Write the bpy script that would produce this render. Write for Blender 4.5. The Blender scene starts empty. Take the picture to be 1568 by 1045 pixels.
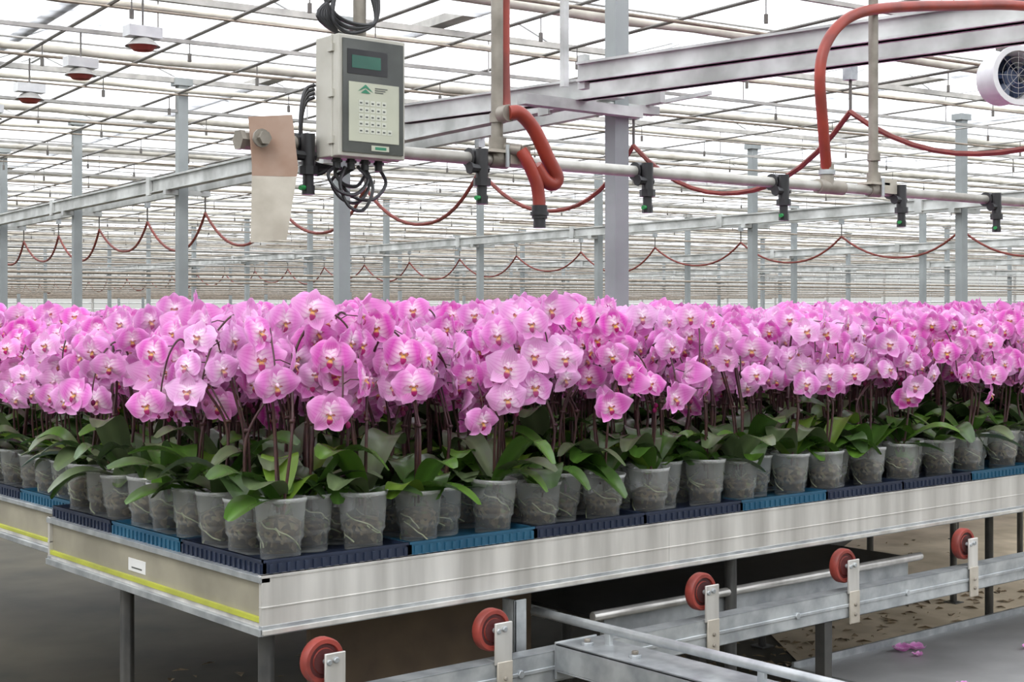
import bpy, math, random
from mathutils import Vector, Matrix
R = random.Random(7)
scene = bpy.context.scene
COL = scene.collection

# ------------------------------------------------------------------ materials
def newmat(name):
    m = bpy.data.materials.new(name); m.use_nodes = True
    nt = m.node_tree; nt.nodes.clear()
    out = nt.nodes.new('ShaderNodeOutputMaterial')
    return m, nt, out
def mat(name, c1, c2=None, rough=.5, metal=0., scale=8., stretch=(1,1,1), bump=0., detail=4., lo=.35, hi=.65, spec=None):
    m, nt, out = newmat(name)
    p = nt.nodes.new('ShaderNodeBsdfPrincipled')
    p.inputs['Roughness'].default_value = rough
    p.inputs['Metallic'].default_value = metal
    if spec is not None: p.inputs['Specular IOR Level'].default_value = spec
    nt.links.new(p.outputs[0], out.inputs[0])
    if c2 is None: c2 = tuple(x*.8 for x in c1)
    tc = nt.nodes.new('ShaderNodeTexCoord'); mp = nt.nodes.new('ShaderNodeMapping')
    mp.inputs['Scale'].default_value = stretch
    nz = nt.nodes.new('ShaderNodeTexNoise'); nz.inputs['Scale'].default_value = scale; nz.inputs['Detail'].default_value = detail
    rp = nt.nodes.new('ShaderNodeValToRGB')
    rp.color_ramp.elements[0].position = lo; rp.color_ramp.elements[1].position = hi
    rp.color_ramp.elements[0].color = (*c1, 1); rp.color_ramp.elements[1].color = (*c2, 1)
    nt.links.new(tc.outputs['Object'], mp.inputs[0]); nt.links.new(mp.outputs[0], nz.inputs['Vector'])
    nt.links.new(nz.outputs['Fac'], rp.inputs[0]); nt.links.new(rp.outputs[0], p.inputs['Base Color'])
    if bump:
        b = nt.nodes.new('ShaderNodeBump'); b.inputs['Strength'].default_value = bump; b.inputs['Distance'].default_value = .01
        nt.links.new(nz.outputs['Fac'], b.inputs['Height']); nt.links.new(b.outputs[0], p.inputs['Normal'])
    return m

M_alu = mat('aluminium', (.82,.80,.76), (.50,.485,.455), .32, .5, 2.2, (5,5,.5))
M_alu_side = mat('aluminium_channel', (.38,.35,.27), (.26,.24,.185), .5, .2, 5)
M_yel = mat('yellow_seal', (.46,.48,.05), (.33,.34,.06), .5)
M_galv = mat('galvanised_steel', (.53,.555,.56), (.32,.34,.355), .40, .55, 14)
M_galv_beam = mat('galvanised_beam', (.62,.635,.62), (.34,.35,.335), .5, .2, 3)
M_pipe = mat('weathered_pipe', (.34,.31,.265), (.18,.16,.13), .5, .35, 10)
M_boom = mat('boom_pipe_steel', (.50,.49,.45), (.32,.30,.265), .45, .35, 10)
M_col = mat('column_paint', (.30,.325,.325), (.235,.255,.257), .6, .1, 2)
M_white = mat('white_paint', (.72,.73,.73), (.60,.61,.62), .45)
M_lgrey = mat('light_grey_bar', (.42,.41,.39), (.30,.295,.28), .5)
M_wire = mat('screen_pipe', (.15,.14,.125), (.10,.09,.08), .5)
M_brownpipe = mat('heating_pipe', (.34,.28,.22), (.22,.185,.145), .5)
M_black = mat('black_plastic', (.012,.012,.014), (.03,.03,.032), .4)
M_green = mat('green_nozzle', (.03,.30,.08), (.02,.22,.06), .4)
M_red = mat('red_hose', (.33,.042,.024), (.20,.03,.02), .42, 0, 9)
M_dred = mat('dark_red_hose', (.26,.05,.035), (.19,.04,.03), .5)
M_wheel = mat('red_wheel_rubber', (.30,.045,.032), (.18,.03,.022), .5, 0, 20)
M_wheel_d = mat('red_wheel_hub', (.09,.015,.015), (.04,.015,.015), .5)
M_navy = mat('navy_tray', (.011,.018,.040), (.018,.027,.055), .45)
M_blue = mat('blue_tray', (.012,.075,.14), (.02,.10,.17), .45)
M_dark = mat('dark_sheet', (.02,.02,.022), (.035,.035,.037), .35)
M_brown = mat('brown_board', (.14,.098,.06), (.095,.066,.045), .7)
M_rust = mat('rusty_plate', (.29,.18,.125), (.37,.26,.20), .6, .2, 12)
M_plate = mat('worn_plate', (.52,.48,.41), (.40,.36,.30), .5, .3, 14)
M_boxg = mat('enclosure_grey', (.50,.485,.43), (.42,.405,.35), .45)
M_cover = mat('smoked_cover', (.085,.09,.082), (.05,.055,.05), .10)
M_lcd = mat('lcd_screen', (.02,.10,.07), (.03,.14,.09), .2)
M_keypad = mat('keypad_sheet', (.50,.51,.40), (.45,.46,.37), .5)
M_key = mat('keypad_keys', (.60,.61,.53), (.52,.54,.46), .5)
M_logo = mat('logo_green', (.03,.22,.12), (.03,.18,.10), .5)
M_ink = mat('ink', (.08,.09,.08), (.12,.12,.11), .5)
M_floor = mat('concrete_floor', (.080,.068,.042), (.032,.030,.018), .8, 0, 1.6, bump=.3, detail=8)
M_dirt = mat('sandy_floor', (.75,.63,.46), (.50,.41,.28), .85, 0, 3, bump=.4, detail=8)
M_ground = mat('outdoor_ground', (.10,.11,.08), (.15,.145,.12), .9, 0, .3)
M_deck = mat('steel_deck', (.48,.48,.48), (.36,.36,.36), .4, .3, 4)
M_debris = mat('dry_leaf_debris', (.36,.27,.16), (.16,.11,.06), .8, 0, 30)
M_label = mat('label', (.75,.75,.73), (.7,.7,.68), .5)
M_amber = mat('lamp_reflector', (.42,.08,.06), (.30,.06,.05), .4)
M_fanblue = mat('fan_interior', (.03,.06,.14), (.02,.03,.07), .4)
M_leg = mat('dark_leg', (.10,.097,.09), (.06,.06,.06), .5, .3, 10)

def N(nt,t,**k):
    n=nt.nodes.new(t)
    for a,b in k.items(): setattr(n,a,b)
    return n
def m_petal():
    m, nt, out = newmat('orchid_petal')
    at = N(nt,'ShaderNodeAttribute'); at.attribute_name = 'Col'
    uv = N(nt,'ShaderNodeAttribute'); uv.attribute_name = 'Par'
    oi = N(nt,'ShaderNodeObjectInfo')
    sep = N(nt,'ShaderNodeSeparateXYZ'); nt.links.new(uv.outputs['Vector'],sep.inputs[0])
    mul = N(nt,'ShaderNodeMath',operation='MULTIPLY'); mul.inputs[1].default_value=34; nt.links.new(sep.outputs[1],mul.inputs[0])
    sn = N(nt,'ShaderNodeMath',operation='SINE'); nt.links.new(mul.outputs[0],sn.inputs[0])
    mr0 = N(nt,'ShaderNodeMapRange'); mr0.inputs['From Min'].default_value=.0; mr0.inputs['From Max'].default_value=1; mr0.inputs['To Min'].default_value=0; mr0.inputs['To Max'].default_value=.5
    nt.links.new(sn.outputs[0],mr0.inputs[0])
    vm = N(nt,'ShaderNodeMath',operation='MULTIPLY'); nt.links.new(mr0.outputs[0],vm.inputs[0]); nt.links.new(sep.outputs[2],vm.inputs[1])
    mixv = N(nt,'ShaderNodeMixRGB'); mixv.blend_type='MULTIPLY'; mixv.inputs[2].default_value=(.74,.26,.66,1)
    nt.links.new(vm.outputs[0],mixv.inputs[0]); nt.links.new(at.outputs['Color'],mixv.inputs[1])
    hs = N(nt,'ShaderNodeHueSaturation')
    mr = N(nt,'ShaderNodeMapRange'); mr.inputs['To Min'].default_value = .490; mr.inputs['To Max'].default_value = .508
    mr2 = N(nt,'ShaderNodeMapRange'); mr2.inputs['To Min'].default_value = .80; mr2.inputs['To Max'].default_value = 1.14
    nt.links.new(oi.outputs['Random'], mr.inputs[0]); nt.links.new(mr.outputs[0], hs.inputs['Hue'])
    nt.links.new(oi.outputs['Random'], mr2.inputs[0]); nt.links.new(mr2.outputs[0], hs.inputs['Saturation'])
    nt.links.new(mixv.outputs[0], hs.inputs['Color'])
    p = N(nt,'ShaderNodeBsdfPrincipled'); p.inputs['Roughness'].default_value = .5
    p.inputs['Specular IOR Level'].default_value = .2
    t = N(nt,'ShaderNodeBsdfTranslucent')
    mx = N(nt,'ShaderNodeMixShader'); mx.inputs[0].default_value = .24
    nt.links.new(hs.outputs[0], p.inputs['Base Color']); nt.links.new(hs.outputs[0], t.inputs[0])
    nt.links.new(p.outputs[0], mx.inputs[1]); nt.links.new(t.outputs[0], mx.inputs[2]); nt.links.new(mx.outputs[0], out.inputs[0])
    return m
M_petal = m_petal()
def m_leaf():
    m, nt, out = newmat('orchid_leaf')
    at = nt.nodes.new('ShaderNodeAttribute'); at.attribute_name = 'Col'
    p = nt.nodes.new('ShaderNodeBsdfPrincipled'); p.inputs['Roughness'].default_value = .27
    t = nt.nodes.new('ShaderNodeBsdfTranslucent')
    mx = nt.nodes.new('ShaderNodeMixShader'); mx.inputs[0].default_value = .12
    nt.links.new(at.outputs['Color'], p.inputs['Base Color']); nt.links.new(at.outputs['Color'], t.inputs[0])
    nt.links.new(p.outputs[0], mx.inputs[1]); nt.links.new(t.outputs[0], mx.inputs[2]); nt.links.new(mx.outputs[0], out.inputs[0])
    return m
M_leaf = m_leaf()
M_stem = mat('orchid_stem', (.050,.018,.024), (.080,.035,.026), .45, 0, 30)
def m_bark():
    m, nt, out = newmat('bark_substrate')
    tc=N(nt,'ShaderNodeTexCoord'); vo=N(nt,'ShaderNodeTexVoronoi'); vo.inputs['Scale'].default_value=90
    rp=N(nt,'ShaderNodeValToRGB'); e=rp.color_ramp.elements
    e[0].position=.0; e[0].color=(.012,.009,.005,1); e[1].position=1; e[1].color=(.08,.10,.04,1)
    for q,c in ((.35,(.045,.030,.017,1)),(.6,(.09,.062,.035,1)),(.85,(.15,.12,.075,1))):
        k=e.new(q); k.color=c
    sp=N(nt,'ShaderNodeSeparateXYZ'); p=N(nt,'ShaderNodeBsdfPrincipled'); p.inputs['Roughness'].default_value=.9
    nt.links.new(tc.outputs['Object'],vo.inputs['Vector']); nt.links.new(vo.outputs['Color'],sp.inputs[0]); nt.links.new(sp.outputs[0],rp.inputs[0])
    nt.links.new(rp.outputs[0],p.inputs['Base Color']); nt.links.new(p.outputs[0],out.inputs[0]); return m
M_bark = m_bark()
M_root = mat('orchid_root', (.45,.46,.32), (.22,.28,.12), .6, 0, 30)
def m_clear(name, col, rough=.25):
    m, nt, out = newmat(name)
    p = nt.nodes.new('ShaderNodeBsdfPrincipled'); p.inputs['Base Color'].default_value = (*col, 1); p.inputs['Roughness'].default_value = rough
    t = nt.nodes.new('ShaderNodeBsdfTransparent')
    lw = nt.nodes.new('ShaderNodeLayerWeight'); lw.inputs[0].default_value=.25
    tc = nt.nodes.new('ShaderNodeTexCoord'); sp = nt.nodes.new('ShaderNodeSeparateXYZ'); nt.links.new(tc.outputs['Object'],sp.inputs[0])
    mz = nt.nodes.new('ShaderNodeMapRange'); mz.inputs['From Min'].default_value=.050; mz.inputs['From Max'].default_value=.095
    mz.inputs['To Min'].default_value=.09; mz.inputs['To Max'].default_value=.30
    nt.links.new(sp.outputs[2],mz.inputs[0])
    ml = nt.nodes.new('ShaderNodeMath'); ml.operation='MULTIPLY_ADD'; ml.inputs[1].default_value=.42; ml.use_clamp=True
    nt.links.new(lw.outputs['Facing'],ml.inputs[0]); nt.links.new(mz.outputs[0],ml.inputs[2])
    mx = nt.nodes.new('ShaderNodeMixShader'); nt.links.new(ml.outputs[0],mx.inputs[0])
    nt.links.new(t.outputs[0], mx.inputs[1]); nt.links.new(p.outputs[0], mx.inputs[2])
    g = nt.nodes.new('ShaderNodeBsdfGlossy'); g.inputs['Roughness'].default_value=.12; g.inputs[0].default_value=(1,1,1,1)
    m2 = nt.nodes.new('ShaderNodeMixShader'); m2.inputs[0].default_value=.035
    nt.links.new(mx.outputs[0],m2.inputs[1]); nt.links.new(g.outputs[0],m2.inputs[2]); nt.links.new(m2.outputs[0], out.inputs[0])
    return m
M_pot = m_clear('clear_pot_plastic', (.64,.66,.64), .14)
def m_glass(name, col, alpha, streak=None):
    m, nt, out = newmat(name)
    p = nt.nodes.new('ShaderNodeBsdfTranslucent'); p.inputs[0].default_value = (*col, 1)
    t = nt.nodes.new('ShaderNodeBsdfTransparent')
    mx = nt.nodes.new('ShaderNodeMixShader'); mx.inputs[0].default_value = alpha
    if streak:
        tc = nt.nodes.new('ShaderNodeTexCoord'); mp = nt.nodes.new('ShaderNodeMapping'); mp.inputs['Scale'].default_value=streak
        nz = nt.nodes.new('ShaderNodeTexNoise'); nz.inputs['Scale'].default_value=1; nz.inputs['Detail'].default_value=3
        mr = nt.nodes.new('ShaderNodeMapRange'); mr.inputs['From Min'].default_value=.35; mr.inputs['From Max'].default_value=.65
        mr.inputs['To Min'].default_value=max(0,alpha-.25); mr.inputs['To Max'].default_value=min(1,alpha+.3)
        nt.links.new(tc.outputs['Object'],mp.inputs[0]); nt.links.new(mp.outputs[0],nz.inputs['Vector']); nt.links.new(nz.outputs['Fac'],mr.inputs[0]); nt.links.new(mr.outputs[0],mx.inputs[0])
    nt.links.new(t.outputs[0], mx.inputs[1]); nt.links.new(p.outputs[0], mx.inputs[2]); nt.links.new(mx.outputs[0], out.inputs[0])
    return m
M_roofglass = m_glass('roof_glass', (.92,.95,.98), .12)
M_shade = m_glass('shade_cloth', (.76,.79,.85), .52, (.5,4,1))
M_wallglass = m_glass('wall_glass', (.26,.26,.235), .86)
M_screen = mat('folded_screen', (.62,.59,.51), (.44,.41,.35), .8, 0, 4)

# ------------------------------------------------------------------ mesh builder
class MB:
    def __init__(s): s.v=[]; s.f=[]; s.m=[]; s.c=[]; s.p=[]; s.mats=[]
    def mi(s, m):
        if m not in s.mats: s.mats.append(m)
        return s.mats.index(m)
    def add(s, vs, fs, m, cs=None, ps=None):
        o=len(s.v); s.v.extend([tuple(v) for v in vs]); k=s.mi(m)
        for f in fs: s.f.append(tuple(i+o for i in f)); s.m.append(k)
        s.c.extend(cs if cs else [(1,1,1)]*len(vs))
        s.p.extend(ps if ps else [(0,0,0)]*len(vs))
    def box(s, lo, hi, m, T=None):
        x0,y0,z0=lo; x1,y1,z1=hi
        vs=[Vector(p) for p in [(x0,y0,z0),(x1,y0,z0),(x1,y1,z0),(x0,y1,z0),(x0,y0,z1),(x1,y0,z1),(x1,y1,z1),(x0,y1,z1)]]
        if T: vs=[T(v) if callable(T) else T@v for v in vs]
        s.add(vs,[(0,3,2,1),(4,5,6,7),(0,1,5,4),(1,2,6,5),(2,3,7,6),(3,0,4,7)],m)
    def tube(s, pts, r, m, n=8, caps=True, cs=None):
        pts=[Vector(p) for p in pts]; N_=len(pts); vs=[]; fs=[]
        rs = r if isinstance(r,(list,tuple)) else [r]*N_
        prev=None
        for i,p in enumerate(pts):
            if i==0: d=pts[1]-p
            elif i==N_-1: d=p-pts[i-1]
            else: d=pts[i+1]-pts[i-1]
            if d.length<1e-9: d=Vector((0,0,1))
            d.normalize()
            if prev is None:
                a=Vector((0,0,1)) if abs(d.z)<.9 else Vector((1,0,0)); u=d.cross(a).normalized()
            else:
                u=prev-d*prev.dot(d)
                u = u.normalized() if u.length>1e-6 else d.orthogonal().normalized()
            prev=u; w=d.cross(u)
            for k in range(n):
                a=2*math.pi*k/n; vs.append(p+(u*math.cos(a)+w*math.sin(a))*rs[i])
        for i in range(N_-1):
            for k in range(n):
                k2=(k+1)%n; fs.append((i*n+k,i*n+k2,(i+1)*n+k2,(i+1)*n+k))
        if caps: fs.append(tuple(range(n-1,-1,-1))); fs.append(tuple((N_-1)*n+k for k in range(n)))
        s.add(vs,fs,m,cs)
    def lathe(s, prof, m, n=20, T=None):
        vs=[];fs=[]
        for r,z in prof:
            for k in range(n):
                a=2*math.pi*k/n; v=Vector((r*math.cos(a),r*math.sin(a),z))
                vs.append((T@v) if T else v)
        for i in range(len(prof)-1):
            for k in range(n):
                k2=(k+1)%n; fs.append((i*n+k,i*n+k2,(i+1)*n+k2,(i+1)*n+k))
        s.add(vs,fs,m)
    def mesh(s, name, smooth=False):
        me=bpy.data.meshes.new(name); me.from_pydata(s.v,[],s.f)
        for m in s.mats: me.materials.append(m)
        me.polygons.foreach_set('material_index', s.m)
        if smooth: me.polygons.foreach_set('use_smooth',[True]*len(s.f))
        ca=me.color_attributes.new('Col','FLOAT_COLOR','POINT')
        flat=[]
        for c in s.c: flat.extend((c[0],c[1],c[2],1))
        ca.data.foreach_set('color',flat)
        pa=me.attributes.new('Par','FLOAT_VECTOR','POINT'); flat=[]
        for c in s.p: flat.extend(c)
        pa.data.foreach_set('vector',flat)
        me.update(); return me
    def obj(s, name, smooth=False, parent=None, bevel=0, autosmooth=False):
        me=s.mesh(name,smooth); o=bpy.data.objects.new(name,me); COL.objects.link(o)
        if parent: o.parent=parent
        if autosmooth:
            me.polygons.foreach_set('use_smooth',[True]*len(s.f))
            try: me.set_sharp_from_angle(angle=math.radians(40))
            except Exception: pass
        if bevel:
            b=o.modifiers.new('bevel','BEVEL'); b.width=bevel; b.segments=2; b.limit_method='ANGLE'
        return o
def empty(name, loc=(0,0,0)):
    e=bpy.data.objects.new(name,None); COL.objects.link(e); e.empty_display_size=.1; e.location=loc; return e
def smoothpath(pts, k=6):
    pts=[Vector(p) for p in pts]; out=[]
    P=[pts[0]*2-pts[1]]+pts+[pts[-1]*2-pts[-2]]
    for i in range(1,len(P)-2):
        for j in range(k):
            t=j/k; a,b,c,d=P[i-1],P[i],P[i+1],P[i+2]
            out.append(.5*((2*b)+(c-a)*t+(2*a-5*b+4*c-d)*t*t+(3*b-a-3*c+d)*t**3))
    out.append(pts[-1]); return out

# ------------------------------------------------------------------ orchid plant
def lerp3(a,b,g): return tuple(a[q]*(1-g)+b[q]*g for q in range(3))
def petal(mb, F, ang, L, W, z0, cup, curl, kind, rng, nu=6, nv=2, tone=0.):
    pos,r,u,n = F; vs=[];cs=[];fs=[];ps=[]
    ca,sa=math.cos(ang),math.sin(ang); ph=rng.uniform(0,6.28); wv=rng.uniform(.0010,.0036)
    pale=(.88,.56,.81); deep=(.55,.05,.38)
    pk=(.78,.22,.63) if kind=='petal' else (.73,.21,.58)
    pk=lerp3(pk,pale if tone>0 else deep,abs(tone)*.72)
    wht=(.94,.84,.89); ed=lerp3((.89,.55,.82),pk,.15)
    for i in range(nu+1):
        t=i/nu
        if kind=='petal': w=W*(math.sin(math.pi*min(1,t*.90+.06)))**.6
        else: w=W*(math.sin(math.pi*min(1,t*.86+.10)))**.75
        for j in range(-nv,nv+1):
            s_=j/nv; al=L*(t - .10*s_*s_*t*(1 if kind=='petal' else .6)); ac=w*s_
            z=z0+cup*s_*s_*w-curl*t*t*L+wv*math.sin(ph+5*t+3*s_)
            x=al*ca-ac*sa; y=al*sa+ac*ca
            vs.append(pos+r*x+u*y+n*z)
            e=max(abs(s_)*.9,t)
            g=min(1,max(0,(t-.08)/.46))**.85
            c=lerp3(wht,pk,g)
            h=min(1,max(0,(e-.66)/.34))*.85
            c=lerp3(c,ed,h)
            cs.append(c); ps.append((t,s_*(.35+.65*t),min(1,max(0,1.15-t))))
    m=2*nv+1
    for i in range(nu):
        for j in range(m-1): fs.append((i*m+j,i*m+j+1,(i+1)*m+j+1,(i+1)*m+j))
    mb.add(vs,fs,M_petal,cs,ps)
def flower(mb, pos, n, rng, size=1.0, base=0.):
    n=Vector(n).normalized(); up=Vector((rng.uniform(-.3,.3),rng.uniform(-.1,.1),1))
    u=(up-n*up.dot(n)).normalized(); r=u.cross(n)
    F=(Vector(pos),r,u,n); S=size; tn=max(-1,min(1,base+rng.uniform(-.55,.65)))
    old=rng.random()<.18
    q=rng.uniform(.35,.7) if old else 0
    petal(mb,F,math.pi/2+rng.uniform(-.1,.1),.047*S,.0200*S,-.001,.25,rng.uniform(-.15,.35)-q,'sepal',rng,tone=tn)
    petal(mb,F,math.radians(-52)+rng.uniform(-.1,.1),.046*S,.0195*S,-.001,.25,rng.uniform(-.1,.4)-q,'sepal',rng,tone=tn)
    petal(mb,F,math.radians(232)+rng.uniform(-.1,.1),.046*S,.0195*S,-.001,.25,rng.uniform(-.1,.4)-q,'sepal',rng,tone=tn)
    petal(mb,F,math.radians(14),.053*S,.0320*S,.004,-.22,rng.uniform(-.35,.35)-q,'petal',rng,7,3,tone=tn)
    petal(mb,F,math.radians(166),.053*S,.0320*S,.004,-.22,rng.uniform(-.35,.35)-q,'petal',rng,7,3,tone=tn)
    P,r_,u_,n_=F
    def L(x,y,z): return P+r_*x*S+u_*y*S+n_*z*S
    dk=(.36,.04,.14); yl=(.78,.46,.18); mg=(.50,.07,.26)
    vs=[];cs=[];fs=[]
    for i,(y,z,w,c) in enumerate([(0,.002,.003,yl),(-.006,.009,.005,yl),(-.011,.012,.007,dk),(-.017,.011,.006,mg),(-.022,.007,.002,mg)]):
        for s_ in (-1,0,1): vs.append(L(w*s_,y,z+(.003 if s_==0 else 0))); cs.append(c)
    for i in range(4):
        for j in range(2): fs.append((i*3+j,i*3+j+1,i*3+j+4,i*3+j+3))
    mb.add(vs,fs,M_petal,cs)
    for sg in (-1,1):
        vs=[L(sg*.003,-.002,.002),L(sg*.009,-.004,.006),L(sg*.011,.001,.013),L(sg*.007,.004,.015),L(sg*.003,.001,.009)]
        mb.add(vs,[(0,1,2,3,4)],M_petal,[yl,(.75,.35,.25),mg,mg,yl])
    col=[L(0,.001,0),L(0,.0035,.007),L(0,.002,.012),L(0,0,.0135)]
    mb.tube(col,[.003*S,.0038*S,.0036*S,.0012*S],M_petal,6,True,[(.88,.62,.76)]*24)

def leaf(mb, ang, L, W, rise, droop, rng, base):
    ca,sa=math.cos(ang),math.sin(ang); vs=[];cs=[];fs=[]; nu=9; nv=2
    g=rng.choice([(.045,.10,.018),(.060,.135,.020),(.075,.165,.020),(.095,.13,.060),(.12,.21,.026),(.050,.090,.030)])
    tw=rng.uniform(-.4,.4)
    for i in range(nu+1):
        t=i/nu; w=W*(math.sin(math.pi*min(1,.10+t*.86)))**.55
        rr=.006+L*t*(1-.18*t*droop); z=rise*L*math.sin(math.pi*.5*min(1,t*1.25))-droop*L*.55*t**2.4
        for j in range(-nv,nv+1):
            s_=j/nv; zz=z+abs(s_)*w*.28+ s_*w*tw*t
            x=rr*ca-s_*w*sa; y=rr*sa+s_*w*ca
            vs.append(Vector(base)+Vector((x,y,zz)))
            k=(1.4 if j==0 else 1.0)*rng.uniform(.93,1.07)
            cs.append((g[0]*k,g[1]*k,g[2]*k))
    m=2*nv+1
    for i in range(nu):
        for j in range(m-1): fs.append((i*m+j,i*m+j+1,(i+1)*m+j+1,(i+1)*m+j))
    mb.add(vs,fs,M_leaf,cs)

PH=.135
def make_plant(seed):
    rng=random.Random(seed); mb=MB()
    prof=[(.002,.004),(.040,.004),(.0445,.0),(.046,.003),(.048,.044),(.0530,.050),(.0595,.124),(.0620,.125),(.0635,PH),(.0605,PH),(.0580,.124)]
    mb.lathe(prof,M_pot,24)
    mb.lathe([(.0490,.041),(.0545,.049),(.0548,.053)],M_pot,24)
    hb=.070+rng.uniform(-.012,.012)
    mb.lathe([(.001,.016),(.043,.016),(.045,.044),(.0490,.054),(.0505,hb),(.03,hb+.012),(.001,hb+.016)],M_bark,14)
    for k in range(4):
        a=rng.uniform(0,6.28); pts=[]; z=rng.uniform(.05,.105)
        for q in range(6):
            rad=.0562-(.13-z)*.085 if z>.052 else .0455
            a+=rng.uniform(.12,.5); pts.append((rad*math.cos(a),rad*math.sin(a),z)); z-=rng.uniform(.002,.014)
        mb.tube(smoothpath(pts,3),.0018,M_root,5)
    a0=rng.uniform(0,math.pi); nl=rng.choice([5,5,6,6])
    for k in range(nl):
        a=a0+(k%2)*math.pi+rng.uniform(-.5,.5)+(k//2)*.35
        leaf(mb,a,rng.uniform(.14,.23),rng.uniform(.036,.049),rng.uniform(.05,.75),rng.uniform(.15,.85),rng,(0,0,PH-.022+.006*k))
    nsp=2 if rng.random()<.8 else 1
    base=rng.uniform(-.4,.45)
    for sp in range(nsp):
        a=rng.uniform(0,6.28); lean=rng.uniform(.01,.05); fx=rng.uniform(-.06,.06) + (.035 if sp else -.035)
        top=rng.uniform(.445,.558); fr=rng.uniform(.05,.11); dr=rng.uniform(.07,.135)
        p=[(.008*math.cos(a),.008*math.sin(a),.10),(lean*math.cos(a),lean*math.sin(a),.28),
           (fx*.6,-.0,top-.10),(fx,-.02,top-.02),(fx*1.3,-fr*.6,top+.01),(fx*1.6,-fr,top-.02),(fx*1.8,-fr-.02,top-.02-dr*.5),(fx*1.9,-fr-.025,top-.02-dr)]
        path=smoothpath(p,6)
        mb.tube(path,[.0040-.0022*i/len(path) for i in range(len(path))],M_stem,5)
        mb.tube([(.012,.006,.07),(p[1][0]+.006,p[1][1]+.004,.30),(p[2][0]+.004,p[2][1]+.006,top-.08)],.0024,M_stem,5)
        mb.tube([(p[1][0]-.004,p[1][1],.30),(p[1][0]+.010,p[1][1]+.004,.30)],.005,M_stem,6)
        nf=rng.choice([5,5,6,6,7]); i0=15; i1=len(path)-1
        for k in range(nf):
            t=k/(nf-1); q=path[int(i0+(i1-i0)*t)]
            sd=1 if (k+sp)%2 else -1
            off=Vector((sd*rng.uniform(.026,.048),-.02+rng.uniform(-.02,.025),rng.uniform(-.020,.020)))
            fp=q+off
            n=Vector((sd*rng.uniform(.0,1.0)+rng.uniform(-.45,.45),-1,rng.uniform(-.45,.35)))
            mb.tube([q,(q+fp)/2+Vector((0,.01,.006)),fp-n.normalized()*.002],.0013,M_stem,4)
            flower(mb,fp,n,rng,rng.uniform(.86,1.12),base)
        if rng.random()<.4:
            e=path[-1]
            for k in range(2):
                c=e+Vector((rng.uniform(-.012,.012),-.006,-.008-.014*k))
                mb.tube([c+Vector((0,0,.008)),c+Vector((0,0,.003)),c-Vector((0,0,.004)),c-Vector((0,0,.009))],[.001,.006,.006,.001],M_petal,7,True,[(.30,.04,.14)]*28)
    return mb.mesh('orchid_plant',True)
VAR=[make_plant(100+i) for i in range(22)]

# ------------------------------------------------------------------ benches
RIM_B, RIM_T, DECK = .876, 1.011, .992
def bench(x0,y0,Lx,Wy,xs=None,ys=(.45,1.0)):
    mb=MB(); t=.012; x1=x0+Lx; y1=y0+Wy
    mb.box((x0+.024,y0+.014,DECK-.03),(x1-.024,y1-.014,DECK),M_dark)
    for yy,sg in ((y0,1),(y1,-1)):
        def yb(a,b):
            a,b=yy+sg*a,yy+sg*b; return min(a,b),max(a,b)
        seg=[x0,x0+1.30,x1] if Lx>2 else [x0,x1]
        for i in range(len(seg)-1):
            a,b=yb(0,t); mb.box((seg[i]+.0006,a,RIM_B+.022),(seg[i+1]-.0006,b,RIM_T),M_alu)
        a,b=yb(-.010,t+.02); mb.box((x0,a,RIM_B+.004),(x1,b,RIM_B+.014),M_alu)
        a,b=yb(-.003,t+.0); mb.box((x0,a,RIM_B),(x1,b,RIM_B+.0225),M_galv)
        a,b=yb(-.002,t); mb.box((x0,a,RIM_B+.062),(x1,b,RIM_B+.065),M_alu)
        a,b=yb(-.002,t+.004); mb.box((x0,a,RIM_T-.006),(x1,b,RIM_T),M_alu)
    for xx,sg in ((x0,1),(x1,-1)):
        def xb(a,b):
            a,b=xx+sg*a,xx+sg*b; return min(a,b),max(a,b)
        a,b=xb(.010,.020); mb.box((a,y0+t,RIM_B+.015),(b,y1-t,RIM_T-.01),M_alu_side)
        a,b=xb(-.004,.022); mb.box((a,y0,RIM_T-.016),(b,y1,RIM_T-.002),M_galv)
        a,b=xb(-.006,.022); mb.box((a,y0,RIM_B),(b,y1,RIM_B+.016),M_galv)
        a,b=xb(.002,.012); mb.box((a,y0+t,RIM_B+.028),(b,y1-t,RIM_B+.040),M_yel)
        a,b=xb(.004,.012); mb.box((a,y0+t,RIM_B+.0165),(b,y1-t,RIM_B+.028),M_alu)
    if x0==0: mb.box((.0085,.60,RIM_B+.052),(.0099,.70,RIM_B+.085),M_label); mb.box((.0078,.62,RIM_B+.060),(.0086,.68,RIM_B+.064),M_ink)
    if xs is None:
        n=3; xs=[x0+2.0+(Lx-2.1)*i/n for i in range(n+1)]
    for xx in xs:
        mb.box((xx,y0+.04,RIM_B+.03),(xx+.04,y1-.04,DECK-.03),M_galv)
        for yy in (y0+ys[0],y0+ys[1]):
            mb.tube([(xx+.02,yy,0),(xx+.02,yy,DECK-.03)],.019,M_leg,12)
            mb.box((xx-.02,yy-.04,0),(xx+.06,yy+.04,.008),M_leg)
    for yy in (y0+.3,y1-.3): mb.box((x0+.03,yy,.93),(x1-.03,yy+.03,DECK-.03),M_galv)
    return mb.obj('growing_bench',autosmooth=True,bevel=.0015)
BENCHES=[(0,0,5.27,1.215),(.075,1.245,6.9,1.215),(.15,2.49,9.7,1.215),(.22,4.10,11.3,1.215)]
bench(*BENCHES[0],[.05,1.65,4.25,5.15],(.10,.84))
for b in BENCHES[1:]: bench(*b)

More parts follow.
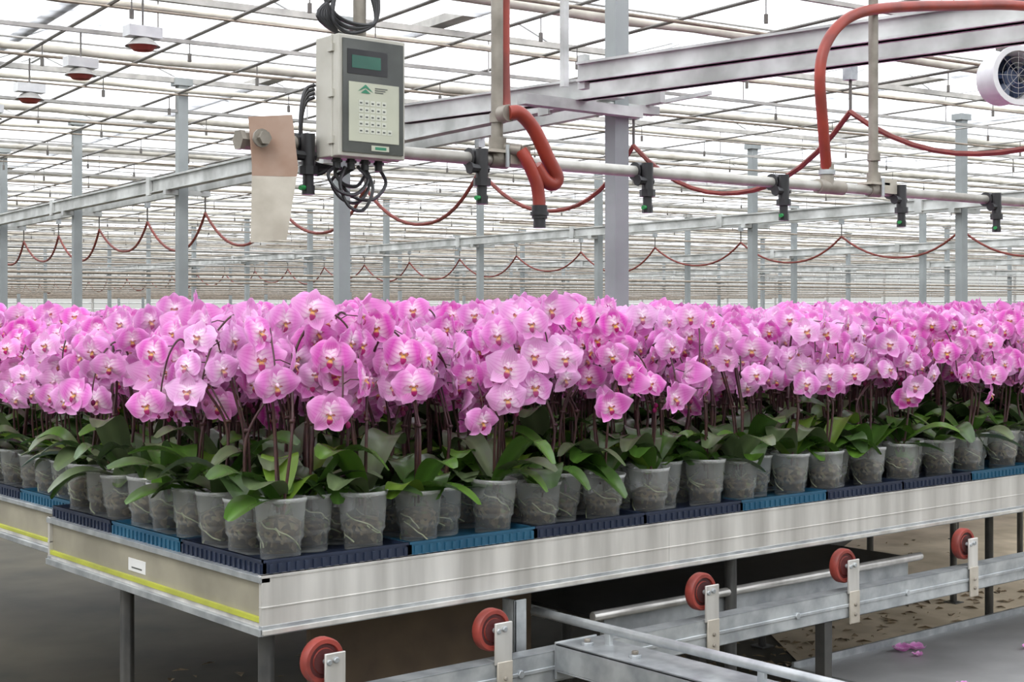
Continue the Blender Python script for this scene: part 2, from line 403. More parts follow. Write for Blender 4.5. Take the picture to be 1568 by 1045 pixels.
tm=MB()
def tray(x,y,m,ribs=True):
    a=.397; z0=DECK+.001; z1=DECK+.050; t=.006
    tm.box((x,y,z0),(x+a,y+a,z0+.006),m)
    for lo,hi in (((x,y,z0),(x+a,y+t,z1)),((x,y+a-t,z0),(x+a,y+a,z1)),((x,y,z0),(x+t,y+a,z1)),((x+a-t,y,z0),(x+a,y+a,z1))): tm.box(lo,hi,m)
    r=.004
    tm.box((x-r*.4,y-r*.4,z1-.006),(x+a+r*.3,y+t+.003,z1),m); tm.box((x-r*.4,y,z1-.006),(x+t+.003,y+a,z1),m)
    tm.box((x+t,y+t,z1-.020),(x+a-t,y+a-t,z1-.016),m)
    if ribs:
        for k in range(17):
            q=.012+k*.0232
            tm.box((x-.004,y+q,z0),(x,y+q+.009,z1-.010),m)
            tm.box((x+q,y-.004,z0),(x+q+.009,y,z1-.010),m)
BL={(1,0),(0,1),(4,0),(7,0)}
POTZ=DECK+.0345
plants=empty('potted_orchids')
count=0
for bi,(x0,y0,Lx,Wy) in enumerate(BENCHES):
    nx=int((Lx-.02)/.402)
    for i in range(nx):
        for j in range(3):
            tx=x0+.016+i*.402; ty=y0+.016+j*.401
            blue=((i,j) in BL) if bi==0 else R.random()<.3
            tray(tx,ty,M_blue if blue else M_navy, bi<2 and (j==0 or i==0))
            for (px,py) in [(.075,.070),(.315,.074),(.197,.135),(.078,.205),(.318,.205),(.197,.270),(.075,.335),(.318,.335)]:
                o=bpy.data.objects.new('potted_orchid_plant',VAR[R.randrange(len(VAR))]); COL.objects.link(o)
                o.parent=plants
                X=tx+px+R.uniform(-.007,.010); Y=ty+py+R.uniform(-.003,.005)
                o.location=(X,Y,POTZ)
                o.rotation_euler=(R.uniform(-.035,.035),R.uniform(-.035,.035),math.radians(-25)+R.gauss(0,.65))
                s=R.uniform(.92,1.055)+.024*math.sin(X*4.1+1.0+Y*1.7)
                if bi>=1: s-=.06*max(0,1-X/2.5)
                elif R.random()<.03: s+=.06
                o.scale=(1,1,s); count+=1
tm.obj('plastic_plant_trays')
print('plants',count)

# ------------------------------------------------------------------ overhead irrigation boom
BY=.151
def bz(x): return 2.0+ (x-.053)*.0055
irr=empty('irrigation_boom',(.5,BY,2.0))
def child(mb,name,parent,smooth=True,bevel=0):
    o=mb.obj(name,autosmooth=smooth,bevel=bevel); o.parent=parent; o.matrix_parent_inverse=Matrix.Translation(-parent.location); return o
mb=MB()
mb.tube([(.04,BY,bz(0)),(6.5,BY,bz(6.5))],.0165,M_boom,16)
mb.tube([(.035,BY,bz(0)),(.075,BY,bz(.05))],.022,M_pipe,8)
mb.tube([(.024,BY,bz(0)),(.036,BY,bz(0))],.025,M_pipe,6)
mb.tube([(.15,BY,bz(.1)),(.18,BY,bz(.1))],.021,M_pipe,12)
child(mb,'boom_pipe',irr)
mb=MB()
for xx in (.802,2.454,4.1,5.75):
    z=bz(xx)
    mb.tube([(xx,BY+.002,z+.02),(xx,BY+.002,3.30)],.0165,M_pipe,12)
    mb.tube([(xx,BY,z-.0),(xx,BY,z+.06)],.024,M_pipe,12)
    mb.tube([(xx,BY,z+.10),(xx,BY,z+.125)],.022,M_pipe,12)
    mb.box((xx-.05,BY-.03,z+.018),(xx+.05,BY+.03,z+.026),M_plate)
    mb.box((xx+.02,BY-.03,z-.01),(xx+.09,BY-.024,z+.04),M_plate)
    mb.tube([(xx+.01,BY-.03,z-.02),(xx+.01,BY-.03,z+.04)],.006,M_galv,8)
    mb.tube([(xx-.03,BY,z),(xx+.03,BY,z)],.022,M_pipe,12)
mb.box((-.2,BY-.03,3.30),(6.6,BY+.03,3.36),M_galv)
for xx in (.1,3.3,6.4): mb.tube([(xx,BY,3.34),(xx,BY,4.2)],.02,M_galv,10)
child(mb,'hanger_pipes',irr)
mb=MB()
for xx in (.193,.721,1.331,1.938,2.562,3.153,3.76,4.36,4.96,5.56):
    z=bz(xx)
    mb.tube([(xx-.018,BY,z),(xx+.018,BY,z)],.027,M_black,12)
    mb.tube([(xx,BY-.01,z),(xx,BY-.035,z-.004)],.014,M_black,10)
    mb.tube([(xx,BY-.035,z+.022),(xx,BY-.035,z-.055)],.017,M_black,10)
    mb.tube([(xx,BY-.035,z-.055),(xx,BY-.035,z-.075)],.023,M_black,8)
    mb.tube([(xx,BY-.035,z-.075),(xx,BY-.035,z-.112)],.0135,M_black,10)
    mb.tube([(xx-.036,BY-.035,z-.03),(xx+.018,BY-.035,z-.03)],.012,M_black,8)
    mb.tube([(xx-.036,BY-.035,z-.03),(xx-.042,BY-.035,z-.03)],.016,M_black,8)
    mb.tube([(xx,BY-.035,z-.105),(xx-.028,BY-.045,z-.108)],.006,M_green,8)
    mb.tube([(xx,BY-.035,z-.100),(xx,BY-.035,z-.122)],.016,M_black,8)
child(mb,'nozzles',irr)
mb=MB()
CPX,CPZ=.082,bz(0)
ppo=[(-.047,.052),(.052,.060),(.062,-.065),(.030,-.232),(-.050,-.240),(-.042,-.06)]
def PP(x,z,off):
    a=math.radians(-25); return Vector((CPX+x*math.cos(a)-off*math.sin(a), BY-.045+x*math.sin(a)-off*math.cos(a)+z*.06, CPZ+z))
def slab(poly,m,th=.003):
    n=len(poly); vs=[PP(x,z,0) for x,z in poly]+[PP(x,z,th) for x,z in poly]
    fs=[tuple(range(n)),tuple(range(2*n-1,n-1,-1))]+[(i,(i+1)%n,n+(i+1)%n,n+i) for i in range(n)]
    mb.add(vs,fs,m)
slab([ppo[0],ppo[1],ppo[2],(.058,-.085),(-.043,-.085),ppo[5]],M_rust)
slab([(-.043,-.0855),(.058,-.0855),ppo[3],ppo[4]],M_plate)
mb.tube([(.055,BY-.070,CPZ),(.055,BY-.0,CPZ)],.010,M_pipe,8)
mb.tube([(.055,BY-.076,CPZ),(.055,BY-.060,CPZ)],.016,M_pipe,6)
mb.tube([(.052,BY-.064,CPZ),(.052,BY-.058,CPZ)],.022,M_pipe,12)
child(mb,'end_plate',irr)
mb=MB()
mb.tube(smoothpath([(.80,BY-.05,2.125),(.83,BY-.06,2.125),(.875,BY-.065,2.085),(.925,BY-.065,2.01),(.955,BY-.065,1.965),(.945,BY-.062,1.945),(.915,BY-.06,1.955),(.885,BY-.058,1.99)],6),.0195,M_red,14)
mb.tube(smoothpath([(.845,BY-.045,2.03),(.86,BY-.055,2.00),(.885,BY-.06,1.95),(.895,BY-.06,1.91),(.898,BY-.06,1.87)],6),.0175,M_red,14)
mb.tube([(.898,BY-.06,1.885),(.898,BY-.06,1.85)],.021,M_black,14); mb.tube([(.898,BY-.06,1.85),(.898,BY-.06,1.825)],.017,M_black,10); mb.tube([(.898,BY-.06,1.868),(.898,BY-.06,1.858)],.025,M_black,14)
mb.tube([(.80,BY-.02,2.125),(.80,BY-.052,2.125)],.023,M_pipe,12)
mb.tube([(.802,BY,2.04),(.845,BY-.045,2.03)],.016,M_pipe,10)
mb.tube(smoothpath([(.845,BY+.015,3.30),(.842,BY+.02,2.6),(.84,BY+.02,2.3),(.835,BY+.01,2.16),(.82,BY-.01,2.13)],6),.0165,M_red,12)
hz=bz(2.19)
mb.tube(smoothpath([(2.20,BY,hz+.045),(2.155,BY-.02,2.20),(2.125,BY-.03,2.36),(2.150,BY-.03,2.46),(2.23,BY-.03,2.545),(2.36,BY-.03,2.605),(2.60,BY-.02,2.655),(2.95,BY,2.71),(3.4,BY,2.77),(4.0,BY,2.80),(4.6,BY,2.75)],6),.0185,M_red,14)
mb.tube([(2.20,BY,hz),(2.20,BY,hz+.075)],.023,M_pipe,12); mb.tube([(2.20,BY,hz+.04),(2.20,BY,hz+.055)],.028,M_galv,12)
mb.tube([(2.15,BY,hz),(2.28,BY,hz)],.024,M_pipe,12)
child(mb,'feed_hoses',irr)

# controller box
cb=empty('irrigation_controller',(.315,.08,2.11))
mb=MB(); X0,X1,Y0,Y1,Z0,Z1=.221,.412,.028,.128,1.967,2.254
mb.box((X0,Y0+.03,Z0),(X1,Y1,Z1),M_boxg)
mb.box((X0-.002,Y0+.026,Z0-.002),(X1+.002,Y0+.032,Z1+.002),M_boxg)
mb.box((X0,Y0,Z0),(X1,Y0+.026,Z1),M_boxg)
child(mb,'enclosure',cb,False,.006)
mb=MB()
mb.box((X0+.010,Y0-.004,Z0+.010),(X1-.008,Y0+.001,Z1-.010),M_cover)
mb.box((X0+.022,Y0-.0052,Z1-.092),(X1-.055,Y0-.003,Z1-.034),M_black)
mb.box((X0+.034,Y0-.0060,Z1-.078),(X1-.075,Y0-.004,Z1-.048),M_lcd)
mb.box((X0+.026,Y0-.0056,Z0+.036),(X1-.022,Y0-.003,Z0+.176),M_keypad)
for r_ in range(5):
    for c_ in range(6 if r_==0 else 5):
        xx=X0+.053+c_*.0165; zz=Z0+.056+r_*.0165
        mb.box((xx,Y0-.0062,zz),(xx+.0125,Y0-.005,zz+.0125),M_key)
        mb.box((xx+.003,Y0-.0066,zz+.004),(xx+.0095,Y0-.0061,zz+.0075),M_ink)
mb.add([(X0+.050,Y0-.0066,Z0+.154),(X0+.072,Y0-.0066,Z0+.172),(X0+.094,Y0-.0066,Z0+.154),(X0+.072,Y0-.0066,Z0+.164)],[(0,3,1),(3,2,1)],M_logo)
mb.add([(X0+.058,Y0-.0066,Z0+.151),(X0+.072,Y0-.0066,Z0+.161),(X0+.086,Y0-.0066,Z0+.151)],[(0,2,1)],M_logo)
for k,zz in enumerate((.164,.159,.154)): mb.box((X0+.099,Y0-.0064,Z0+zz),(X0+.135-k*.006,Y0-.0058,Z0+zz+.0022),M_ink)
mb.box((X0+.090,Y0-.0056,Z0+.016),(X0+.140,Y0-.003,Z0+.029),M_keypad)
mb.box((X0+.1,Y0-.006,Z0+.019),(X0+.132,Y0-.0052,Z0+.026),M_logo)
child(mb,'cover_and_keypad',cb,False)
mb=MB()
for zz in (Z0+.03,Z0+.14,Z1-.04):
    mb.box((X0-.006,Y0+.018,zz),(X0+.002,Y0+.040,zz+.018),M_boxg)
    mb.box((X1-.002,Y0+.018,zz),(X1+.006,Y0+.040,zz+.022),M_boxg)
for xx in (.25,.29,.33,.37):
    mb.tube([(xx,.08,Z0+.002),(xx,.08,Z0-.025)],.010,M_black,10)
    mb.tube([(xx,.08,Z0-.004),(xx,.08,Z0-.010)],.014,M_black,8)
child(mb,'brackets_and_glands',cb)
mb=MB(); rr=random.Random(3)
for k in range(5):
    xs=.245+.014*k; y=.085+rr.uniform(-.03,.03); w=rr.uniform(.04,.07); dz=rr.uniform(.06,.115); xe=xs+rr.uniform(.04,.09)
    c=(xs+xe)/2-.005
    mb.tube(smoothpath([(xs,.08,Z0-.02),(c-w,y,Z0-dz*.55),(c-w*.6,y-.01,Z0-dz),(c+w*.3,y-.01,Z0-dz*1.06),(c+w,y,Z0-dz*.6),(xe,.09,Z0-.015)],6),.0045,M_black,6)
for k in range(4):
    q=.010*k
    mb.tube(smoothpath([(.26+q,.12,Z0-.02),(.22,.13+q*.3,1.93+q),(.190,.14,1.98+q),(.188,.14,2.05+q),(.200,.14,2.10+q),(.222,.135,2.115+q)],5),.0048,M_black,6)
for k in range(6):
    w=.05+.01*k
    mb.tube(smoothpath([(.27+.01*k,.10,Z1-.005),(.25-.008*k,.10,Z1+.05),(.23+.012*k,.11,Z1+.14),(.27+.005*k,.12,Z1+.30),(.28+.004*k,.12,3.295)],6),.0055,M_black,6)
for k in range(3):
    mb.tube(smoothpath([(.25,.09,Z1+.10),(.24,.08,Z1+.04+.01*k),(.29,.08,Z1+.015+.012*k),(.36,.08,Z1+.05),(.37-.01*k,.09,Z1+.13),(.31,.10,Z1+.20)],6),.005,M_black,6)
mb.tube([(.335,.11,Z1-.02),(.335,.11,3.30)],.0165,M_pipe,10)
child(mb,'cables',cb)

# ------------------------------------------------------------------ roller conveyor in front and below
rc=empty('roller_conveyor',(1.5,-.065,.7))
WY=-.065; mb=MB()
mb.box((-.35,WY-.022,.660),(7.5,WY-.018,.742),M_galv)
mb.box((-.35,WY-.022,.738),(7.5,WY+.028,.742),M_galv); mb.box((-.35,WY-.022,.660),(7.5,WY+.028,.664),M_galv)
mb.box((-.35,WY-.026,.694),(7.5,WY-.0215,.704),M_galv)
for xx in (-.25,4.1,5.8,7.2):
    mb.tube([(xx,WY+.05,0),(xx,WY+.05,.74)],.024,M_galv,12); mb.box((xx-.06,WY-.01,0),(xx+.06,WY+.11,.01),M_galv)
for xx in (.40,.68,1.05,1.75,2.3,3.0): mb.tube([(xx,WY-.03,.70),(xx,WY-.018,.70)],.011,M_galv,6)
mb.box((.79,-1.4,.690),(.93,WY-.03,.694),M_galv)
mb.box((.79,-1.4,.694),(.796,WY-.03,.762),M_galv); mb.box((.79,-1.4,.756),(.93,WY-.03,.762),M_galv); mb.box((.924,-1.4,.694),(.93,WY-.03,.76),M_galv)
mb.box((.79,WY-.034,.67),(.93,WY-.026,.765),M_galv)
for yy in (-.16,-.33,-.75):
    mb.tube([(.84,yy,.760),(.84,yy,.770)],.016,M_galv,10); mb.tube([(.84,yy,.770),(.84,yy,.778)],.009,M_pipe,6)
mb.box((.82,-1.3,0),(.86,-1.26,.69),M_galv)
mb.tube([(.885,.10,.800),(.885,-1.4,.800)],.0125,M_galv,12)
for yy in (-.2,-.7,-1.2): mb.box((.879,yy,.76),(.891,yy+.02,.795),M_galv)
mb.box((.735,.00,.60),(.742,.05,.862),M_galv); mb.box((.735,.00,.60),(.775,.006,.862),M_galv); mb.box((.735,WY+.02,.60),(.775,.05,.61),M_galv)
child(mb,'frame',rc,True,.0015)
mb=MB(); wm=MB()
for xx in (.117,.605,1.359,2.0,2.653,3.30,3.95,4.6,5.3):
    T=Matrix.Translation((xx,WY,.818))@Matrix.Rotation(math.pi/2,4,'X')
    wm.lathe([(.010,-.013),(.028,-.013),(.030,-.009),(.038,-.009),(.040,-.014),(.049,-.014),(.0525,-.009),(.0525,.009),(.049,.014),(.040,.014),(.038,.009),(.030,.009),(.028,.013),(.010,.013)],M_wheel,28,T)
    wm.lathe([(.001,-.0135),(.0285,-.0135),(.0285,.0135),(.001,.0135)],M_wheel_d,20,T)
    wm.lathe([(.030,-.0095),(.0385,-.0095)],M_wheel_d,24,T); wm.lathe([(.030,.0095),(.0385,.0095)],M_wheel_d,24,T)
    mb.box((xx-.004,WY-.032,.742-.10),(xx+.044,WY-.026,.742),M_plate)
    mb.box((xx-.010,WY-.030,.735),(xx+.044,WY-.024,.838),M_alu)
    mb.box((xx-.004,WY-.026,.738),(xx+.040,WY+.02,.744),M_galv)
    mb.tube([(xx,WY-.034,.818),(xx,WY+.02,.818)],.007,M_galv,8)
    mb.tube([(xx+.017,WY-.037,.822),(xx+.017,WY-.022,.822)],.008,M_galv,6)
    for zz in (.70,.67): mb.tube([(xx+.02,WY-.037,zz),(xx+.02,WY-.03,zz)],.006,M_pipe,6)
    mb.tube([(xx+.017,WY-.026,.818),(xx,WY,.818)],.006,M_galv,6)
child(mb,'wheel_brackets',rc,True,.002); child(wm,'wheels',rc)

mb=MB()
mb.box((1.12,.10,.742),(2.63,.80,.752),M_dark); mb.tube([(1.10,.10,.755),(2.65,.10,.755)],.014,M_alu,10)
mb.box((1.16,.115,.66),(2.6,.135,.742),M_galv)
for xx in (1.25,2.2):
    for yy in (.16,.72): mb.box((xx,yy,0),(xx+.04,yy+.04,.742),M_leg)
for yy in (.45,.7): mb.box((1.16,yy,.69),(2.6,yy+.02,.742),M_galv)
mb.obj('belt_table',autosmooth=True,bevel=.002)
mb=MB(); mb.box((.35,.36,.0),(1.10,.38,.86),M_brown); mb.box((1.08,.38,0),(1.10,.8,.86),M_brown)
mb.box((.33,.34,0),(1.11,.40,.03),M_galv)
mb.obj('brown_panel',bevel=.002)
mb=MB(); mb.box((2.35,-1.1,.34),(3.95,.42,.35),M_deck)
mb.box((2.35,.41,.35),(3.95,.42,.375),M_galv); mb.box((2.345,-1.1,.30),(2.35,.42,.36),M_galv)
for (xx,yy) in ((2.4,-1.05),(3.85,-1.05),(2.4,.34),(3.85,.34)): mb.box((xx,yy,0),(xx+.05,yy+.05,.34),M_galv)
mb.obj('steel_deck')
mb=MB(); pr=random.Random(5)
for (xx,yy,q) in ((2.86,.32,1.0),(2.92,.30,.9),(2.84,.24,.5),(3.25,.05,.5),(3.40,.06,.45),(2.6,-.1,.5)):
    F=(Vector((xx,yy,.353)),Vector((1,0,0)),Vector((0,1,0)),Vector((0,0,1)))
    for a in (0,2.1,4.0): petal(mb,F,a+pr.uniform(0,1),.045*q,.028*q,.003,.3,-.4,'petal',pr)
mb.obj('fallen_petals',smooth=True)
mb=MB(); pr=random.Random(8)
mb.add([(2.9,.5,.004),(3.4,-1.0,.004),(9.5,-1.5,.004),(10.0,5.0,.004),(4.2,2.2,.004)],[(0,1,2,3,4)],M_dirt)
mb.obj('sandy_floor_patch')
mb=MB()
for k in range(1100):
    x=pr.uniform(-1.5,7); y=pr.uniform(-.6,3.2)
    if k>250: x=pr.uniform(2.8,6.2); y=pr.uniform(-.6,2.2)
    a=pr.uniform(0,6.28); l=pr.uniform(.01,.045); w=l*pr.uniform(.2,.6)
    c,s_=math.cos(a),math.sin(a)
    mb.add([(x-l*c,y-l*s_,.006),(x+w*s_,y-w*c,.007+pr.uniform(0,.012)),(x+l*c,y+l*s_,.007),(x-w*s_,y+w*c,.007+pr.uniform(0,.012))],[(0,1,2,3)],M_debris)
mb.obj('floor_debris')
mb=MB(); mb.tube(smoothpath([(5.3,1.3,.02),(4.75,1.0,.02),(4.35,.7,.02),(4.2,.4,.02),(4.45,.2,.02),(4.9,.35,.02),(5.5,.8,.02)],8),.018,M_black,8)
mb.obj('floor_hose',smooth=True)

# ------------------------------------------------------------------ greenhouse structure
CX,CY=-1.619,-2.815
ya=math.radians(6.7); XB=Vector((math.cos(ya),-math.sin(ya),0)); YB=Vector((math.sin(ya),math.cos(ya),0))
def B(a,b,z): return Vector((CX,CY,0))+XB*a+YB*b+Vector((0,0,z))
def BT(v): return B(v[0],v[1],v[2])
A0,A1,B0,B1=-12.4,56.4,-8.55,79.45
AI,AJ,BI,BJ=A0+.4,A1-.4,B0+.4,B1-.4
def plane(name,a0,a1,b0,b1,z,m,t=.1):
    mb=MB(); mb.box((a0,b0,z-t),(a1,b1,z),m,BT); return mb.obj(name)
plane('floor',A0,A1,B0,B1,0,M_floor)
plane('ground_outside',-160,260,-160,300,-.12,M_ground,.1)
mb=MB()
rows=[(-3.93,7.45),(5.67,7.45),(15.27,4.6),(24.9,5.6),(34.5,5.0),(44.1,6.2)]
for (a,b0) in rows:
    k=-4
    while b0+4*k < B1-1:
        b=b0+4*k; k+=1
        if b<B0+.5 : continue
        if a<0 and abs(b)<1: continue
        if abs(a-5.67)<.1 and -1<b<5: continue
        w=.055; mb.box((a-w,b-w,0),(a+w,b+w,4.2),M_col,BT)
        mb.box((a-.12,b-.12,0),(a+.12,b+.12,.02),M_col,BT)
        mb.box((a-.20,b-.045,2.90),(a+.32,b+.045,2.955),M_galv_beam,BT)
        mb.box((a-.10,b-.08,4.12),(a+.10,b+.08,4.2),M_col,BT)
# low heating pipes, added as distant clutter, merged into the column mesh
b=24.2
while b<B1-3:
    mb.tube([B(16,b+.8,3.45),B(AJ,b+.8,3.45)],.022,M_brownpipe,5)
    mb.tube([B(AI,b+1.8,2.75),B(AJ,b+1.8,2.75)],.020,M_lgrey,4)
    mb.tube([B(AI,b+3.1,2.35),B(AJ,b+3.1,2.35)],.024,M_brownpipe,4)
    b+=4
mb.obj('columns_and_low_pipes')
mb=MB()
for (a,b0) in rows:
    bs=7.25 if abs(a-5.67)<.1 else BI
    mb.box((a-.16,bs,2.965),(a-.12,BJ,3.10),M_galv_beam,BT)
    mb.box((a-.19,bs,3.095),(a-.09,BJ,3.115),M_galv_beam,BT); mb.box((a-.19,bs,2.955),(a-.09,BJ,2.968),M_galv_beam,BT)
    mb.box((a+.20,bs,2.955),(a+.24,BJ,3.07),M_galv_beam,BT)
    for k in range(20):
        b=b0+4*k+.5
        if b>B1-2: break
        mb.box((a-.20,b,2.93),(a-.165,b+.12,3.14),M_galv_beam,BT)
def rail(p,q,z0,z1,w=.05):
    p=Vector(p);q=Vector(q); d=(q-p).normalized(); n=Vector((d.y,-d.x,0))
    for zz0,zz1,ww in ((z0,z1,w*.5),(z0,z0+.014,w),(z1-.014,z1,w)):
        vs=[p-n*ww,q-n*ww,q+n*ww,p+n*ww]
        mb.add([(v.x,v.y,zz0) for v in vs]+[(v.x,v.y,zz1) for v in vs],[(0,3,2,1),(4,5,6,7),(0,1,5,4),(1,2,6,5),(2,3,7,6),(3,0,4,7)],M_galv_beam)
rail((4.068,3.377,0),(5.05,-3.2,0),2.94,3.055)
rail((4.25,5.40,0),(5.35,-3.2,0),2.92,3.05)
mb.box((4.05,3.33,2.90),(4.09,3.39,3.10),M_galv_beam)
mb.box((4.0,3.80,2.86),(5.0,3.88,2.925),M_galv_beam); mb.box((4.2,-2.9,2.87),(5.4,-2.82,2.93),M_galv_beam)
for (x,y) in ((4.75,-2.86),(4.72,.9),(4.35,3.84)):
    mb.box((x-.02,y-.02,3.0),(x+.02,y+.02,3.92),M_galv_beam)
mb.obj('rail_beams',bevel=0)  # beams along the column rows plus the two near boom rails
mb=MB(); b=7.45-12
while b<B1-1:
    for z,w in ((4.18,.028),(3.84,.016)): mb.box((AI,b-w,z-w),(AJ,b+w,z+w),M_lgrey,BT)
    a=AI
    while a<AJ-1.6:
        mb.tube([B(a,b,3.84),B(a,b,4.18)],.008,M_lgrey,4); a+=1.6
    b+=4
mb.obj('roof_truss')
mb=MB(); sr=random.Random(9)
b=7.45-14
while b<B1-3:
    for off,zc,h in ((0,4.02,.042),(1.9,4.06,.028)):
        pts=[]; a=AI; rs=[]
        while a<AJ:
            pts.append(B(a,b+off,zc+sr.uniform(-.015,.015))); rs.append(h*sr.uniform(.8,1.25)); a+=.8
        mb.tube(pts,rs,M_screen,6)
    b+=4
mb.obj('folded_shade_screen',smooth=True)
mb=MB(); b=8.2
while b<B1-3:
    mb.tube([B(AI,b,3.74),B(AJ,b,3.74)],.014,M_brownpipe,6)
    mb.tube([B(AI,b+1.3,4.12),B(AJ,b+1.3,4.12)],.010,M_lgrey,4)
    mb.tube([B(AI,b+2.6,3.92),B(AJ,b+2.6,3.92)],.010,M_brownpipe,4)
    b+=4
mb.obj('heating_pipes',smooth=True)
mb=MB(); k=0
a=-7.6
while a<A1-.5:
    z=3.94; r_=.015 if a<12 else .011
    mb.tube([B(a,BI,z),B(a,BJ,z)],r_,M_wire if a<14 else M_lgrey,6)
    if a<26:
        b=2.2+(k%2)*.9
        while b<46:
            mb.tube([B(a,b,z),B(a,b,z-.16)],.006,M_wire,4); mb.tube([B(a,b,z-.13),B(a,b,z-.20)],.017,M_wire,6); b+=2.4
    a+=1.0 if a<9 else 1.8; k+=1
mb.obj('overhead_sprinkler_lines')
mb=MB(); g=MB(); a=A0; ZG,ZR=4.36,5.02
while a<A1-.1:
    am=a+1.6; ae=a+3.2
    mb.box((a-.08,B0,ZG-.08),(a+.08,B1,ZG),M_lgrey,BT)
    mb.box((am-.025,B0,ZR-.03),(am+.025,B1,ZR+.02),M_white,BT)
    b=B0
    while b<=B1:
        for (p,q) in ((a,am),(ae,am)):
            mb.tube([B(p,b,ZG),B(q,b,ZR)],.013,M_white,4,False)
        b+=2.0
    g.add([B(a,B0,ZG+.02),B(a,B1,ZG+.02),B(am,B1,ZR+.02),B(am,B0,ZR+.02)],[(0,1,2,3)],M_roofglass)
    g.add([B(ae,B0,ZG+.02),B(ae,B1,ZG+.02),B(am,B1,ZR+.02),B(am,B0,ZR+.02)],[(0,1,2,3)],M_roofglass)
    a+=3.2
mb.obj('roof_frame'); g.obj('ceiling')
mb=MB(); b=7.45-16
while b<B1-4:
    mb.add([B(AI,b+.12,4.24),B(AJ,b+.12,4.24),B(AJ,b+3.5,4.24),B(AI,b+3.5,4.24)],[(0,1,2,3)],M_shade); b+=4
mb.obj('shade_cloth_panels')
def wall(name,p0,p1):
    mb=MB(); v=p1-p0; L=v.length; v.normalize()
    mb.add([p0,p1,p1+Vector((0,0,4.3)),p0+Vector((0,0,4.3))],[(0,1,2,3)],M_wallglass)
    n=int(L/1.0)
    for i in range(n+1):
        q=p0+v*(L*i/n); mb.tube([q,q+Vector((0,0,4.3))],.07 if i%4==0 else .03,M_white if i%4 else M_lgrey,4)
    for z in (.05,.9,1.75,2.1,2.6,3.45,4.28): mb.tube([p0+Vector((0,0,z)),p1+Vector((0,0,z))],.035,M_white,4)
    return mb.obj(name)
wall('wall_right',B(A1,B0,0),B(A1,B1,0)); wall('wall_back',B(A0,B1,0),B(A1,B1,0))
wall('wall_left',B(A0,B0,0),B(A0,B1,0)); wall('wall_front',B(A0,B0,0),B(A1,B0,0))
mb=MB()
def cat(a,zpk,sag,b0,n,step,r_,m):
    for k in range(n):
        pts=[]
        sg=sag*R.uniform(.85,1.15)
        for i in range(15):
            t=i/14; pts.append(B(a+.05*math.sin(math.pi*t),b0+step*(k+t),zpk-sg*(1-abs(2*t-1)**2.2)))
        mb.tube(pts,r_,m,6)
        mb.tube([B(a,b0+step*k,zpk-.02),B(a,b0+step*k,zpk+.22)],.010,M_wire,5)
        mb.box((a-.03,b0+step*k-.03,zpk+.18),(a+.03,b0+step*k+.03,zpk+.26),M_galv,BT)
    bs=max(b0,7.0) if a<8 else b0
    mb.box((a-.012,bs,zpk+.25),(a+.012,b0+n*step,zpk+.275),M_galv_beam,BT)
cat(6.08,2.74,.36,-.2,26,2.0,.016,M_dred)
cat(15.75,2.72,.36,-.2,34,2.2,.016,M_dred)
mb.obj('hanging_supply_hoses',smooth=False)
for b in (10.35,11.9,13.5,15.05,16.6):
    lm=MB(); c=B(3.5,b,3.64)
    lm.box((-.13,-.06,-.02),(.13,.06,.06),M_white,Matrix.Translation(c))
    lm.lathe([(.05,-.02),(.075,-.04),(.125,-.08),(.13,-.085),(.12,-.08),(.075,-.035),(.001,-.025)],M_lgrey,20,Matrix.Translation(c))
    lm.lathe([(.001,-.075),(.04,-.09),(.07,-.115),(.10,-.085),(.11,-.07)],M_amber,20,Matrix.Translation(c))
    lm.tube([c+Vector((0,0,.06)),c+Vector((0,0,.30))],.008,M_wire,6)
    lm.obj('grow_lamp',autosmooth=True)
fm=MB(); c=B(6.66,5.16,2.90)
ax=(Vector((CX,CY,1.6))-c); ax.z=0; ax.normalize(); ax=(Matrix.Rotation(math.radians(34),3,'Z')@ax)
q=ax.to_track_quat('Z','Y').to_matrix().to_4x4(); T=Matrix.Translation(c)@q
fm.lathe([(.130,-.12),(.145,-.11),(.145,.05),(.165,.07),(.165,.085),(.135,.085),(.130,.05),(.130,-.12)],M_white,32,T)
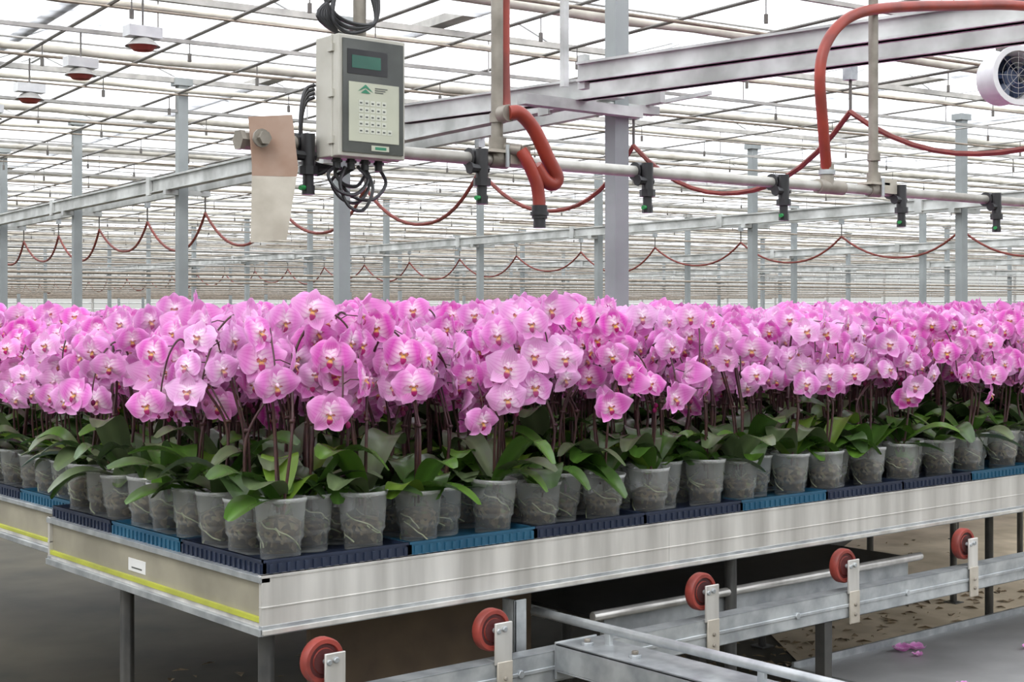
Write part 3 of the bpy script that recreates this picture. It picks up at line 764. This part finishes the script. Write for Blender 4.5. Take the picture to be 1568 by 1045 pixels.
fm.lathe([(.001,-.0),(.045,-.0),(.05,-.06),(.001,-.08)],M_fanblue,16,T)
fm.lathe([(.001,-.10),(.130,-.10)],M_fanblue,24,T)
for k in range(5):
    a=k*2*math.pi/5
    vs=[T@Vector((.040*math.cos(a),.040*math.sin(a),-.02)),T@Vector((.125*math.cos(a+.1),.125*math.sin(a+.1),-.03)),T@Vector((.125*math.cos(a+.75),.125*math.sin(a+.75),.02)),T@Vector((.040*math.cos(a+.8),.040*math.sin(a+.8),.01))]
    fm.add(vs,[(0,1,2,3)],M_fanblue)
for rr_ in (.045,.07,.10,.130):
    fm.tube([T@Vector((rr_*math.cos(i*math.pi/12),rr_*math.sin(i*math.pi/12),.075)) for i in range(25)],.0012,M_lgrey,4)
for k in range(4):
    a=k*math.pi/4; fm.tube([T@Vector((-.135*math.cos(a),-.135*math.sin(a),.075)),T@Vector((.135*math.cos(a),.135*math.sin(a),.075))],.0012,M_lgrey,4)
fm.tube([c+Vector((0,0,.14)),c+Vector((0,0,1.04))],.012,M_wire,8); fm.box((-.10,-.03,.14),(.10,.03,.17),M_wire,Matrix.Translation(c))
fm.obj('circulation_fan',autosmooth=True)

# ------------------------------------------------------------------ light
w=bpy.data.worlds.new('overcast_sky'); scene.world=w; w.use_nodes=True
bg=w.node_tree.nodes['Background']; bg.inputs[0].default_value=(.965,.978,1,1); bg.inputs[1].default_value=2.6
s=bpy.data.lights.new('sun','SUN'); s.energy=2.8; s.angle=math.radians(25); s.color=(1,.97,.92)
so=bpy.data.objects.new('sun',s); COL.objects.link(so); so.rotation_euler=(math.radians(46),0,math.radians(-60)); so.location=(0,0,12)

cam=bpy.data.cameras.new('camera'); co=bpy.data.objects.new('camera',cam); COL.objects.link(co)
co.location=(CX,CY,1.6); co.rotation_euler=(math.radians(90),0,math.radians(-39.8)); cam.lens=50.5; cam.sensor_width=36; cam.shift_y=-.0284
cam.clip_start=.05; cam.clip_end=600
scene.camera=co
scene.view_settings.view_transform='Standard'
